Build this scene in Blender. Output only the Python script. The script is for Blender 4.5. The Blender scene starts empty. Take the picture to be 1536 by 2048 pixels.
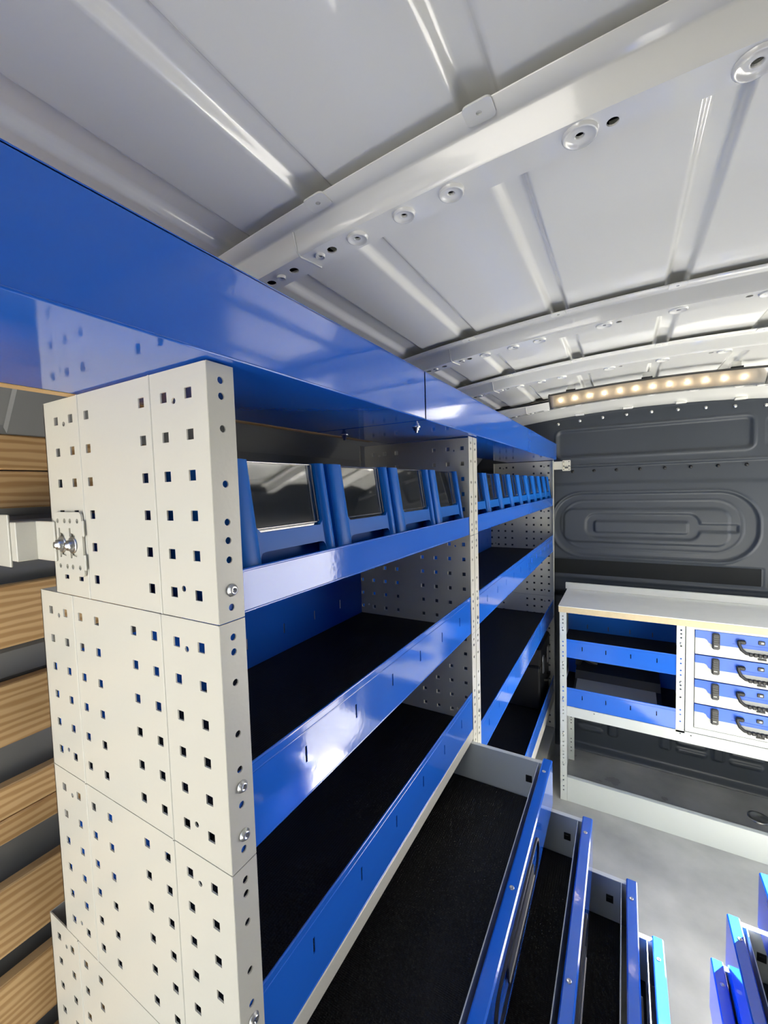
import bpy, math, random
from mathutils import Vector, Matrix
from mathutils.geometry import tessellate_polygon

random.seed(7)
SC = bpy.context.scene
COL = SC.collection

# ------------------------------------------------------------------ camera
yaw, pit, rol = math.radians(29.945), math.radians(-3.278), math.radians(1.6595)
Rw = Matrix.Rotation(yaw, 3, 'Z') @ Matrix.Rotation(pit, 3, 'X') @ Matrix.Rotation(rol, 3, 'Y')
right, fwd, up = Rw.col[0], Rw.col[1], Rw.col[2]
cam_d = bpy.data.cameras.new('camera')
cam = bpy.data.objects.new('camera', cam_d)
COL.objects.link(cam)
M3 = Matrix((right, up, -fwd)).transposed()
cam.matrix_world = Matrix.Translation((0.33424, -0.25937, 0.12672)) @ M3.to_4x4()
cam_d.sensor_fit = 'HORIZONTAL'
cam_d.sensor_width = 36.0
cam_d.lens = 834.4 / 1536 * 36.0
cam_d.clip_start = 0.01
SC.camera = cam

# ------------------------------------------------------------------ world, sun, exposure
SUN_TAN = 0.685
sun_dir = Vector((-0.60, -0.80, -SUN_TAN)).normalized()      # the way the light travels
w = bpy.data.worlds.new('world'); SC.world = w; w.use_nodes = True
nt = w.node_tree; nt.nodes.clear()
sky = nt.nodes.new('ShaderNodeTexSky'); sky.sky_type = 'NISHITA'
sky.sun_disc = False
sky.sun_elevation = math.atan(SUN_TAN)
sky.sun_rotation = math.atan2(0.60, 0.80)
sky.air_density = 1.0; sky.dust_density = 2.5; sky.ozone_density = 0.6
bg = nt.nodes.new('ShaderNodeBackground'); bg.inputs['Strength'].default_value = 0.17
out = nt.nodes.new('ShaderNodeOutputWorld')
hs = nt.nodes.new('ShaderNodeHueSaturation'); hs.inputs['Saturation'].default_value = 0.32      # the camera's daylight white balance
nt.links.new(sky.outputs[0], hs.inputs['Color']); nt.links.new(hs.outputs[0], bg.inputs[0]); nt.links.new(bg.outputs[0], out.inputs[0])
sd = bpy.data.lights.new('sun', 'SUN'); sd.energy = 18.0; sd.angle = math.radians(0.53); sd.color = (1.0, 0.965, 0.91)
so = bpy.data.objects.new('sun', sd); COL.objects.link(so)
so.rotation_euler = sun_dir.to_track_quat('-Z', 'Y').to_euler()
so.location = (3, 3, 3)
vs = SC.view_settings
vs.view_transform = 'Standard'; vs.look = 'None'; vs.gamma = 1.0; vs.use_curve_mapping = False
vs.exposure = 2.2

# ------------------------------------------------------------------ materials
def srgb(r, g, b):
    f = lambda c: (c/255/12.92) if c/255 <= 0.04045 else ((c/255+0.055)/1.055)**2.4
    return (f(r), f(g), f(b), 1)

def newmat(name):
    m = bpy.data.materials.new(name); m.use_nodes = True
    return m, m.node_tree, m.node_tree.nodes['Principled BSDF']

def coords(nt, scale=(1, 1, 1)):
    tc = nt.nodes.new('ShaderNodeTexCoord'); mp = nt.nodes.new('ShaderNodeMapping')
    mp.inputs['Scale'].default_value = scale
    nt.links.new(tc.outputs['Object'], mp.inputs['Vector'])
    return mp.outputs['Vector']

def paint(name, col, rough=0.25, coat=0.0, metal=0.0, peel=0.0, peel_scale=160, spec=0.5, var=0.0, var_scale=4):
    m, nt, b = newmat(name)
    b.inputs['Base Color'].default_value = col
    b.inputs['Roughness'].default_value = rough
    b.inputs['Metallic'].default_value = metal
    b.inputs['Coat Weight'].default_value = coat
    b.inputs['Coat Roughness'].default_value = 0.06
    b.inputs['Specular IOR Level'].default_value = spec
    v = coords(nt)
    if peel > 0:
        n = nt.nodes.new('ShaderNodeTexNoise'); n.inputs['Scale'].default_value = peel_scale; n.inputs['Detail'].default_value = 1
        bp = nt.nodes.new('ShaderNodeBump'); bp.inputs['Strength'].default_value = peel; bp.inputs['Distance'].default_value = 0.001
        nt.links.new(v, n.inputs['Vector']); nt.links.new(n.outputs['Fac'], bp.inputs['Height'])
        nt.links.new(bp.outputs['Normal'], b.inputs['Normal'])
        nt.links.new(bp.outputs['Normal'], b.inputs['Coat Normal'])
    if var > 0:
        n = nt.nodes.new('ShaderNodeTexNoise'); n.inputs['Scale'].default_value = var_scale; n.inputs['Detail'].default_value = 5
        mx = nt.nodes.new('ShaderNodeMix'); mx.data_type = 'RGBA'
        mx.inputs['A'].default_value = tuple(c*(1-var) for c in col[:3]) + (1,)
        mx.inputs['B'].default_value = tuple(min(1, c*(1+var)) for c in col[:3]) + (1,)
        nt.links.new(v, n.inputs['Vector']); nt.links.new(n.outputs['Fac'], mx.inputs['Factor'])
        nt.links.new(mx.outputs['Result'], b.inputs['Base Color'])
    return m

MAT = {}
MAT['white'] = paint('white_powder_coat', srgb(206, 204, 191), 0.30, peel=0.10, peel_scale=220)  # base colour warmed for light bounced off the wood
MAT['greyw'] = paint('pale_grey_powder_coat', srgb(205, 209, 206), 0.35, peel=0.08, peel_scale=220)
MAT['blue'] = paint('blue_powder_coat', srgb(36, 104, 212), 0.09, coat=0.35, peel=0.05, peel_scale=130)
MAT['bin'] = paint('blue_bin_plastic', srgb(4, 96, 186), 0.40, spec=0.25)
MAT['roof'] = paint('silver_grey_body_paint', srgb(238, 238, 231), 0.24, coat=0.9, peel=0.03, peel_scale=70)
MAT['side'] = paint('grey_body_paint', srgb(128, 129, 128), 0.38, coat=0.3)
MAT['bulk'] = paint('dark_grey_textured_panel', srgb(54, 60, 68), 0.40, peel=0.10, peel_scale=420, var=0.12, var_scale=3)
MAT['bulkstrip'] = paint('black_rough_strip', srgb(32, 34, 35), 0.7, spec=0.2, peel=0.3, peel_scale=60, var=0.2, var_scale=8)
MAT['bench'] = paint('white_powder_coat_cool_lit', srgb(200, 205, 202), 0.28, peel=0.08, peel_scale=220)  # same white paint as the panels, tinted cool for the light there
MAT['steel'] = paint('zinc_steel', (0.62, 0.62, 0.60, 1), 0.28, metal=1.0)
MAT['black'] = paint('black_plastic', srgb(22, 22, 23), 0.42)
MAT['dark'] = paint('dark_grey_plastic', srgb(62, 62, 60), 0.45)
MAT['void'] = paint('painted_cavity_shade', (0.004, 0.004, 0.004, 1), 0.9)  # near-black that stands for shade inside the roof beams
MAT['case'] = paint('case_light_grey_plastic', srgb(198, 200, 194), 0.35)
MAT['caseblue'] = paint('case_blue_plastic', srgb(52, 104, 214), 0.35)
MAT['worktop'] = paint('grey_white_worktop', srgb(236, 235, 228), 0.5, spec=0.3, var=0.04, var_scale=20)
MAT['plyedge'] = paint('plywood_edge', srgb(214, 196, 158), 0.6, var=0.1, var_scale=60)

def mat_liner():
    m, nt, b = newmat('black_ribbed_rubber')
    b.inputs['Base Color'].default_value = (0.0075, 0.0075, 0.008, 1)
    b.inputs['Roughness'].default_value = 0.62
    b.inputs['Specular IOR Level'].default_value = 0.32
    v = coords(nt)
    wv = nt.nodes.new('ShaderNodeTexWave'); wv.wave_type = 'BANDS'; wv.bands_direction = 'X'
    wv.inputs['Scale'].default_value = 70; wv.inputs['Distortion'].default_value = 0.3
    wv2 = nt.nodes.new('ShaderNodeTexWave'); wv2.wave_type = 'BANDS'; wv2.bands_direction = 'Y'
    wv2.inputs['Scale'].default_value = 110
    ad = nt.nodes.new('ShaderNodeMath'); ad.operation = 'MULTIPLY'
    bp = nt.nodes.new('ShaderNodeBump'); bp.inputs['Strength'].default_value = 0.5; bp.inputs['Distance'].default_value = 0.002
    nt.links.new(v, wv.inputs['Vector']); nt.links.new(v, wv2.inputs['Vector'])
    nt.links.new(wv.outputs['Fac'], ad.inputs[0]); nt.links.new(wv2.outputs['Fac'], ad.inputs[1])
    nt.links.new(ad.outputs[0], bp.inputs['Height']); nt.links.new(bp.outputs['Normal'], b.inputs['Normal'])
    return m
MAT['liner'] = mat_liner()

def mat_wood():
    m, nt, b = newmat('knotty_pine')
    v0 = coords(nt, (1, 0.16, 1))
    oi = nt.nodes.new('ShaderNodeObjectInfo'); mu = nt.nodes.new('ShaderNodeMath'); mu.operation = 'MULTIPLY'; mu.inputs[1].default_value = 7.0
    va = nt.nodes.new('ShaderNodeVectorMath'); va.operation = 'ADD'
    nt.links.new(oi.outputs['Random'], mu.inputs[0]); nt.links.new(v0, va.inputs[0]); nt.links.new(mu.outputs[0], va.inputs[1])
    v = va.outputs[0]
    n = nt.nodes.new('ShaderNodeTexNoise'); n.inputs['Scale'].default_value = 9; n.inputs['Detail'].default_value = 4
    nt.links.new(v, n.inputs['Vector'])
    wv = nt.nodes.new('ShaderNodeTexWave'); wv.wave_type = 'BANDS'; wv.bands_direction = 'Z'
    wv.inputs['Scale'].default_value = 26; wv.inputs['Distortion'].default_value = 6.0; wv.inputs['Detail'].default_value = 3
    wv.inputs['Detail Scale'].default_value = 1.2
    nt.links.new(v, wv.inputs['Vector'])
    cr = nt.nodes.new('ShaderNodeValToRGB')
    cr.color_ramp.elements[0].position = 0.15; cr.color_ramp.elements[0].color = srgb(182, 142, 90)
    cr.color_ramp.elements[1].position = 0.75; cr.color_ramp.elements[1].color = srgb(212, 176, 124)
    nt.links.new(wv.outputs['Fac'], cr.inputs['Fac'])
    mx = nt.nodes.new('ShaderNodeMix'); mx.data_type = 'RGBA'; mx.blend_type = 'MULTIPLY'; mx.inputs['Factor'].default_value = 0.5
    cr2 = nt.nodes.new('ShaderNodeValToRGB')
    cr2.color_ramp.elements[0].position = 0.3; cr2.color_ramp.elements[0].color = (0.68, 0.62, 0.55, 1)
    cr2.color_ramp.elements[1].position = 0.6; cr2.color_ramp.elements[1].color = (1, 1, 1, 1)
    nt.links.new(n.outputs['Fac'], cr2.inputs['Fac'])
    nt.links.new(cr.outputs['Color'], mx.inputs['A']); nt.links.new(cr2.outputs['Color'], mx.inputs['B'])
    nt.links.new(mx.outputs['Result'], b.inputs['Base Color'])
    b.inputs['Roughness'].default_value = 0.55
    return m
MAT['wood'] = mat_wood()

def mat_floor():
    m, nt, b = newmat('grey_van_floor')
    v = coords(nt)
    n = nt.nodes.new('ShaderNodeTexNoise'); n.inputs['Scale'].default_value = 5; n.inputs['Detail'].default_value = 6
    n2 = nt.nodes.new('ShaderNodeTexNoise'); n2.inputs['Scale'].default_value = 60; n2.inputs['Detail'].default_value = 3
    nt.links.new(v, n.inputs['Vector']); nt.links.new(v, n2.inputs['Vector'])
    cr = nt.nodes.new('ShaderNodeValToRGB')
    cr.color_ramp.elements[0].position = 0.3; cr.color_ramp.elements[0].color = srgb(146, 147, 145)
    cr.color_ramp.elements[1].position = 0.7; cr.color_ramp.elements[1].color = srgb(182, 182, 179)
    nt.links.new(n.outputs['Fac'], cr.inputs['Fac']); nt.links.new(cr.outputs['Color'], b.inputs['Base Color'])
    mr = nt.nodes.new('ShaderNodeMapRange'); mr.inputs['To Min'].default_value = 0.2; mr.inputs['To Max'].default_value = 0.42
    nt.links.new(n.outputs['Fac'], mr.inputs['Value']); nt.links.new(mr.outputs['Result'], b.inputs['Roughness'])
    bp = nt.nodes.new('ShaderNodeBump'); bp.inputs['Strength'].default_value = 0.25; bp.inputs['Distance'].default_value = 0.01
    nt.links.new(n.outputs['Fac'], bp.inputs['Height'])
    bp2 = nt.nodes.new('ShaderNodeBump'); bp2.inputs['Strength'].default_value = 0.08; bp2.inputs['Distance'].default_value = 0.002
    nt.links.new(n2.outputs['Fac'], bp2.inputs['Height']); nt.links.new(bp.outputs['Normal'], bp2.inputs['Normal'])
    nt.links.new(bp2.outputs['Normal'], b.inputs['Normal'])
    return m
MAT['floor'] = mat_floor()

def mat_ground():
    m, nt, b = newmat('block_paving')
    v = coords(nt)
    br = nt.nodes.new('ShaderNodeTexBrick'); br.inputs['Scale'].default_value = 2.5
    br.inputs['Color1'].default_value = srgb(172, 171, 168); br.inputs['Color2'].default_value = srgb(154, 153, 151)
    br.inputs['Mortar'].default_value = srgb(96, 92, 86); br.inputs['Mortar Size'].default_value = 0.02
    nt.links.new(v, br.inputs['Vector']); nt.links.new(br.outputs['Color'], b.inputs['Base Color'])
    b.inputs['Roughness'].default_value = 0.9
    return m
MAT['ground'] = mat_ground()

def mat_clear(name, tint, refl=0.10):
    m, nt, b = newmat(name)
    nt.nodes.remove(b)
    o = nt.nodes['Material Output']
    tr = nt.nodes.new('ShaderNodeBsdfTransparent'); tr.inputs['Color'].default_value = tint
    gl = nt.nodes.new('ShaderNodeBsdfGlossy'); gl.inputs['Roughness'].default_value = 0.05
    fr = nt.nodes.new('ShaderNodeFresnel'); fr.inputs['IOR'].default_value = 1.5
    ad = nt.nodes.new('ShaderNodeMath'); ad.operation = 'ADD'; ad.inputs[1].default_value = refl; ad.use_clamp = True
    mx = nt.nodes.new('ShaderNodeMixShader')
    nt.links.new(fr.outputs[0], ad.inputs[0]); nt.links.new(ad.outputs[0], mx.inputs[0])
    nt.links.new(tr.outputs[0], mx.inputs[1]); nt.links.new(gl.outputs[0], mx.inputs[2])
    nt.links.new(mx.outputs[0], o.inputs['Surface'])
    return m
MAT['clear'] = mat_clear('clear_plastic', (0.80, 0.83, 0.86, 1), 0.22)
MAT['lens'] = mat_clear('lamp_lens', (0.95, 0.93, 0.88, 1), 0.10)

def mat_emit(name, col, s):
    m, nt, b = newmat(name)
    b.inputs['Base Color'].default_value = col
    b.inputs['Emission Color'].default_value = col
    b.inputs['Emission Strength'].default_value = s
    return m
MAT['led'] = mat_emit('warm_white_diode', (1.0, 0.88, 0.70, 1), 15.0)
MAT['lampback'] = paint('lamp_reflector', srgb(178, 168, 154), 0.3)

# ------------------------------------------------------------------ mesh helpers
class MB:
    def __init__(s, mp=None):
        s.v, s.f, s.sm, s.mp, s.flip = [], [], [], mp, False
    def add(s, vs, fs, smooth=False):
        n = len(s.v)
        for p in vs: s.v.append(s.mp(p) if s.mp else tuple(p))
        for f in fs: s.f.append(tuple(n+i for i in f)); s.sm.append(smooth)
        return s
    def box(s, x0, x1, y0, y1, z0, z1, c=0.0):
        if c <= 0:
            vs = [(x, y, z) for x in (x0, x1) for y in (y0, y1) for z in (z0, z1)]
            fs = [(0, 1, 3, 2), (4, 6, 7, 5), (0, 4, 5, 1), (2, 3, 7, 6), (0, 2, 6, 4), (1, 5, 7, 3)]
            return s.add(vs, fs)
        lo, hi = (x0, y0, z0), (x1, y1, z1)
        c = min(c, *[(hi[k]-lo[k])*0.49 for k in range(3)])
        vs, ix = [], {}
        for a in (0, 1):
            for b in (0, 1):
                for d in (0, 1):
                    sgn = (a, b, d)
                    for ax in range(3):
                        p = []
                        for k in range(3):
                            e = hi[k] if sgn[k] else lo[k]
                            if k != ax: e += -c if sgn[k] else c
                            p.append(e)
                        ix[(sgn, ax)] = len(vs); vs.append(tuple(p))
        fs = []
        for ax in range(3):
            o1, o2 = [k for k in range(3) if k != ax]
            for sg in (0, 1):
                q = []
                for (u, t) in ((0, 0), (1, 0), (1, 1), (0, 1)):
                    g = [0, 0, 0]; g[ax] = sg; g[o1] = u; g[o2] = t
                    q.append(ix[(tuple(g), ax)])
                flip = (sg == 1) ^ (ax == 1)
                fs.append(tuple(q) if flip else tuple(reversed(q)))
        for ax in range(3):
            o1, o2 = [k for k in range(3) if k != ax]
            for u in (0, 1):
                for t in (0, 1):
                    g0 = [0, 0, 0]; g0[o1] = u; g0[o2] = t; g1 = list(g0); g1[ax] = 1
                    g0, g1 = tuple(g0), tuple(g1)
                    q = (ix[(g0, o1)], ix[(g1, o1)], ix[(g1, o2)], ix[(g0, o2)])
                    fs.append(q)
        for a in (0, 1):
            for b in (0, 1):
                for d in (0, 1):
                    g = (a, b, d); fs.append((ix[(g, 0)], ix[(g, 1)], ix[(g, 2)]))
        return s.add(vs, fs)
    def plate(s, outline, holes, t, place):
        """flat sheet with holes: outline and holes in (a, b), thickness along c; place(a, b, c) -> xyz"""
        loops = [outline] + list(holes)
        tri = tessellate_polygon([[Vector((a, b, 0)) for a, b in l] for l in loops])
        flat = [p for l in loops for p in l]
        n = len(flat)
        vs = [place(a, b, 0) for a, b in flat] + [place(a, b, t) for a, b in flat]
        fs = [tuple(reversed(f)) for f in tri] + [tuple(n+i for i in f) for f in tri]
        k = 0
        for l in loops:
            m = len(l)
            for i in range(m):
                j = (i+1) % m
                fs.append((k+i, k+j, n+k+j, n+k+i))
            k += m
        return s.add(vs, fs)
    def tube(s, pts, r, n=10, caps=True):
        pts = [Vector(p) for p in pts]; rings = []
        prev = None
        for i, p in enumerate(pts):
            d = (pts[min(i+1, len(pts)-1)] - pts[max(i-1, 0)]).normalized()
            if prev is None:
                a = d.cross(Vector((0, 0, 1)))
                if a.length < 0.1: a = d.cross(Vector((1, 0, 0)))
            else:
                a = prev - d*prev.dot(d)
            a.normalize(); prev = a; b = d.cross(a)
            rr = r[i] if isinstance(r, (list, tuple)) else r
            rings.append([p + (a*math.cos(2*math.pi*k/n) + b*math.sin(2*math.pi*k/n))*rr for k in range(n)])
        vs = [q for rg in rings for q in rg]; fs = []
        for i in range(len(rings)-1):
            for k in range(n):
                fs.append((i*n+k, i*n+(k+1) % n, (i+1)*n+(k+1) % n, (i+1)*n+k))
        s.add(vs, fs, True)
        if caps: s.add(rings[0], [tuple(reversed(range(n)))]); s.add(rings[-1], [tuple(range(n))])
        return s
    def lathe(s, c, axis, prof, n=16):
        """prof: list of (radius, height along axis)"""
        c = Vector(c); ax = Vector(axis).normalized()
        a = ax.cross(Vector((0, 0, 1)))
        if a.length < 0.1: a = ax.cross(Vector((1, 0, 0)))
        a.normalize(); b = ax.cross(a)
        vs = [c + ax*h + (a*math.cos(2*math.pi*k/n)+b*math.sin(2*math.pi*k/n))*r for r, h in prof for k in range(n)]
        fs = []
        for i in range(len(prof)-1):
            for k in range(n):
                fs.append((i*n+k, i*n+(k+1) % n, (i+1)*n+(k+1) % n, (i+1)*n+k))
        s.add(vs, fs, True)
        if prof[0][0] > 1e-5: s.add(vs[:n], [tuple(reversed(range(n)))])
        if prof[-1][0] > 1e-5: s.add(vs[-n:], [tuple(range(n))])
        return s

WO = {}
def link(o, parent, origin):
    COL.objects.link(o)
    WO[o.name] = Vector(origin)
    if parent is not None:
        o.parent = parent; o.location = Vector(origin) - WO[parent.name]
    else:
        o.location = origin
    return o
def obj(name, mb, mat, parent=None, origin=None):
    if origin is None:
        xs, ys, zs = zip(*mb.v)
        origin = ((min(xs)+max(xs))/2, (min(ys)+max(ys))/2, min(zs))
    o0 = Vector(origin)
    me = bpy.data.meshes.new(name)
    me.from_pydata([tuple(Vector(p)-o0) for p in mb.v], [], mb.f)
    me.polygons.foreach_set('use_smooth', mb.sm)
    me.materials.append(MAT[mat] if isinstance(mat, str) else mat)
    me.update()
    return link(bpy.data.objects.new(name, me), parent, origin)
def thing(name, label, cat, loc, group=None):
    return tag(link(bpy.data.objects.new(name, None), None, loc), label, cat, group)
def tag(o, label, cat, group=None):
    o['label'] = label; o['category'] = cat
    if group: o['group'] = group
    return o
def struct(o, label=None):
    o['kind'] = 'structure'
    if label: o['label'] = label
    return o
def dup(o, parent, origin, scale=None):
    c = o.copy(); COL.objects.link(c); WO[c.name] = Vector(origin)
    c.parent = parent
    c.location = Vector(origin) if parent is None else o.location
    if scale: c.scale = scale
    for ch in o.children: dup(ch, c, (0, 0, 0))
    return c

def circ(a, b, r, n=12): return [(a+r*math.cos(2*math.pi*k/n), b+r*math.sin(2*math.pi*k/n)) for k in range(n)]
def rect(a0, a1, b0, b1): return [(a0, b0), (a1, b0), (a1, b1), (a0, b1)]
def rrect(a0, a1, b0, b1, r, n=5):
    o = []
    for cx, cy, t0 in ((a1-r, b0+r, -90), (a1-r, b1-r, 0), (a0+r, b1-r, 90), (a0+r, b0+r, 180)):
        for k in range(n+1):
            t = math.radians(t0+90*k/n); o.append((cx+r*math.cos(t), cy+r*math.sin(t)))
    return o
def sq(a, b, h): return rect(a-h, a+h, b-h, b+h)

FLOOR = -1.41
XC = 0.45
BULK_Y = 2.25
REAR_Y = -0.70
def crown(x): return 0.545 - 0.1*(x-XC)**2
def sstep(t): t = max(0.0, min(1.0, t)); return t*t*(3-2*t)

# ------------------------------------------------------------------ the setting
g = MB(); g.box(-30, 30, -30, 30, -2.15, -2.05)
struct(obj('ground', g, 'ground'), 'pale block paving outside the van')

DY0, DY1, DZT = 1.22, 2.09, 0.285                       # sliding door opening on the right
fl = MB(); fl.box(-0.52, 1.10, REAR_Y, 2.40, FLOOR-0.04, FLOOR); fl.box(1.10, 1.44, REAR_Y, DY0, FLOOR-0.04, FLOOR); fl.box(1.10, 1.44, DY1, 2.40, FLOOR-0.04, FLOOR)
fl.box(1.09, 1.38, DY0, DY1, FLOOR-0.34, FLOOR-0.30); fl.box(1.085, 1.10, DY0, DY1, FLOOR-0.30, FLOOR-0.04)
floor = struct(obj('floor', fl, 'floor'), 'grey worn van floor')
rg = MB(); rg.lathe((0.867, 2.12, FLOOR), (0, 0, 1), [(0.040, 0), (0.040, 0.006), (0.032, 0.008), (0.028, 0.002), (0.0, 0.002)], 20)
obj('tie_down_ring', rg, 'steel', floor)

# roof skin: crowned sheet with pressed longitudinal ribs
RIBS = [-0.180, -0.022, 0.198, 0.431, 0.664, 0.884, 1.080]
def rib_h(x):
    h = 0
    for c in RIBS:
        hw = 0.024 if c > -0.1 and c < 1.0 else 0.028
        d = abs(x-c)
        h = max(h, 0.011*sstep((hw-d)/0.012))
    return h
def skin_z(x): return crown(x) + rib_h(x)
xs = []
x = -0.235
while x < 1.135+1e-6:
    xs.append(x); x += 0.003
ys = [REAR_Y, -0.4, 0.0, 0.2, 0.5, 0.85, 1.1, 1.3, 1.6, 1.87, 2.40]
vs, fs = [], []
for y in ys:
    for x in xs: vs.append((x, y, skin_z(x)))
nx = len(xs)
for j in range(len(ys)-1):
    for i in range(nx-1):
        fs.append((j*nx+i, (j+1)*nx+i, (j+1)*nx+i+1, j*nx+i+1))
rf = MB(); rf.add(vs, fs, True)
# front header between the last bow and the bulkhead
vs, fs = [], []
prof = [(1.87, 0.0), (2.0, -0.004), (2.08, -0.018), (2.16, -0.034), (2.20, -0.046), (2.36, -0.052)]
xh = [-0.235+0.02*i for i in range(70)]
xh = [x for x in xh if x <= 1.14]
for (y, dz) in prof:
    for x in xh: vs.append((x, y, crown(x)+dz))
nx = len(xh)
for j in range(len(prof)-1):
    for i in range(nx-1): fs.append((j*nx+i, (j+1)*nx+i, (j+1)*nx+i+1, j*nx+i+1))
rf.add(vs, fs, True)
ceiling = struct(obj('ceiling', rf, 'roof'), 'silver grey ribbed steel van roof')

def roof_beam(y0, holes, bosses, seam=True):
    m = MB()
    N = 60
    X = [-0.225 + i*(1.36/N) for i in range(N+1)]
    prof = [(0.0, -0.0090), (0.0, -0.0105), (0.026, -0.012), (0.030, -0.014), (0.034, -0.040), (0.038, -0.045)]
    vs, fs = [], []
    for (dy, dz) in prof:
        for x in X: vs.append((x, y0+dy, crown(x)+dz))
    n = len(X)
    for j in range(len(prof)-1):
        for i in range(n-1): fs.append((j*n+i, j*n+i+1, (j+1)*n+i+1, (j+1)*n+i))
    m.add(vs, fs, True)
    # flat underside with punched holes
    b0, b1 = y0+0.038, y0+0.080
    cuts = sorted((hx, hy, r) for hx, hy, r in holes)
    cur = X[0]
    pl = lambda a, b, c: (a, b, crown(a)-0.045+c)
    for hx, hy, r in cuts + [(X[-1], 0, 0)]:
        lo = max(cur, hx-r-0.0025)
        n_ = max(1, int((lo-cur)/0.02)+1)
        for i in range(n_):
            a0, a1 = cur+(lo-cur)*i/n_, cur+(lo-cur)*(i+1)/n_
            if a1-a0 > 1e-5: m.plate(rect(a0, a1, b0, b1), [], 0.002, pl)
        if r > 0:
            m.plate(rect(lo, hx+r+0.0025, b0, b1), [circ(hx, y0+hy, r, 14)], 0.002, pl)
        cur = hx+r+0.0025
    # far side back up to the skin
    vs, fs = [], []
    for (dy, dz) in ((0.080, -0.045), (0.088, -0.010), (0.108, -0.006)):
        for x in X: vs.append((x, y0+dy, crown(x)+dz))
    for j in range(2):
        for i in range(n-1): fs.append((j*n+i, j*n+i+1, (j+1)*n+i+1, (j+1)*n+i))
    m.add(vs, fs, True)
    bm = obj('roof_beam', m, 'roof', ceiling)
    iv = MB()                                            # black sheets painting in the shade inside the hollow bow
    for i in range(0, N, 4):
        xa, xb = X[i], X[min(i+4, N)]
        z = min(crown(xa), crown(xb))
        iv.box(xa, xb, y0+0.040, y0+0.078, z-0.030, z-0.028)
    obj('beam_shade_sheet', iv, 'void', bm)
    for bx, by, r, rh in bosses:                          # pressed rings round the larger holes
        k = MB(); z = crown(bx)-0.045
        k.lathe((bx, y0+by, z), (0, 0, -1), [(r, -0.001), (r*0.93, 0.003), (r*0.84, 0.0035), (r*0.76, 0.0012), (rh*1.25, 0.0012), (rh, 0.0012), (rh, -0.002)], 22)
        k.f = k.f[:-1]; k.sm = k.sm[:-1]
        k.f = [f for f in k.f if len(f) < 10]; k.sm = k.sm[:len(k.f)]
        obj('pressed_ring', k, 'roof', bm)
    for c in RIBS[1:-1]:                                  # tabs with a drain hole under each rib
        t = MB()
        t.plate(rrect(c-0.016, c+0.016, y0-0.006, y0+0.022, 0.006), [circ(c, y0+0.008, 0.0032)], 0.002, lambda a, b, cc: (a, b, crown(a)-0.0130+cc))
        obj('beam_tab', t, 'roof', bm)
    if seam:
        s_ = MB(); sx = -0.085
        s_.tube([(sx, y0+0.029, crown(sx)-0.0138), (sx+0.002, y0+0.0335, crown(sx)-0.040), (sx+0.004, y0+0.039, crown(sx)-0.0455), (sx+0.012, y0+0.078, crown(sx)-0.0455)], 0.0014, 6)
        obj('beam_seam', s_, 'roof', bm)
    return bm

def mirror_x(l): return l + [(2*XC-0.02-a[0],)+tuple(a[1:]) for a in l if a[0] < 0.40]
H1 = [(-0.161, 0.060, 0.0075), (-0.138, 0.058, 0.003), (-0.112, 0.059, 0.0075), (-0.058, 0.056, 0.003), (-0.037, 0.057, 0.0075),
      (0.007, 0.058, 0.0042), (0.081, 0.058, 0.0042), (0.147, 0.058, 0.0042), (0.292, 0.058, 0.0045), (0.323, 0.060, 0.006), (0.437, 0.060, 0.005)]
BS1 = [(-0.138, 0.058, 0.0075, 0.003), (-0.058, 0.056, 0.0075, 0.003), (0.007, 0.058, 0.0155, 0.0042), (0.081, 0.058, 0.0155, 0.0042),
       (0.147, 0.058, 0.0165, 0.0042), (0.292, 0.058, 0.0185, 0.0045), (0.437, 0.060, 0.019, 0.005)]
for y0 in (0.198, 0.826, 1.262, 1.862):
    roof_beam(y0, mirror_x(H1), mirror_x(BS1))

# side walls
def wall_profile(side):
    p = [(-0.228, 0.502), (-0.240, 0.490), (-0.250, 0.470), (-0.300, 0.425), (-0.455, 0.235), (-0.490, 0.120), (-0.500, 0.0), (-0.500, FLOOR-0.04)]
    return p if side == 'L' else [(2*XC-a, b) for a, b in p]
def wall_sheet(side, y0, y1, zlo=-9, zhi=9):
    m = MB(); p = wall_profile(side)
    q = []
    for i, (a, b) in enumerate(p):
        if i and ((p[i-1][1]-zhi)*(b-zhi) < 0):
            t = (zhi-p[i-1][1])/(b-p[i-1][1]); q.append((p[i-1][0]+t*(a-p[i-1][0]), zhi))
        if i and ((p[i-1][1]-zlo)*(b-zlo) < 0):
            t = (zlo-p[i-1][1])/(b-p[i-1][1]); q.append((p[i-1][0]+t*(a-p[i-1][0]), zlo))
        if zlo <= b <= zhi: q.append((a, b))
    s = -1 if side == 'L' else 1
    ol = q + [(a+s*0.03, b+0.012) for a, b in reversed(q)]
    m.plate(ol, [], y1-y0, lambda a, b, c: (a, y0+c, b))
    return m
wl = wall_sheet('L', REAR_Y, 2.40)
wall_left = struct(obj('wall_left', wl, 'side'), 'grey painted van side wall behind the left shelving')
for y0, y1 in ((0.405, 0.475), (1.28, 1.36)):
    p = MB(); p.box(-0.498, -0.455, y0, y1, FLOOR, 0.12, 0.006); p.box(-0.498, -0.47, y0-0.03, y1+0.03, FLOOR, 0.10, 0.004)
    obj('wall_post', p, 'side', wall_left)
p = MB()
for z in (0.225,):
    p.add([(-0.455, 0.0, 0.232), (-0.455, 2.2, 0.232), (-0.32, 2.2, 0.398), (-0.32, 0, 0.398), (-0.445, 0.0, 0.222), (-0.445, 2.2, 0.222), (-0.31, 2.2, 0.388), (-0.31, 0, 0.388)],
          [(0, 1, 2, 3), (7, 6, 5, 4), (0, 4, 5, 1), (3, 2, 6, 7), (0, 3, 7, 4), (1, 5, 6, 2)])
obj('cant_rail', p, 'side', wall_left)
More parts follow.
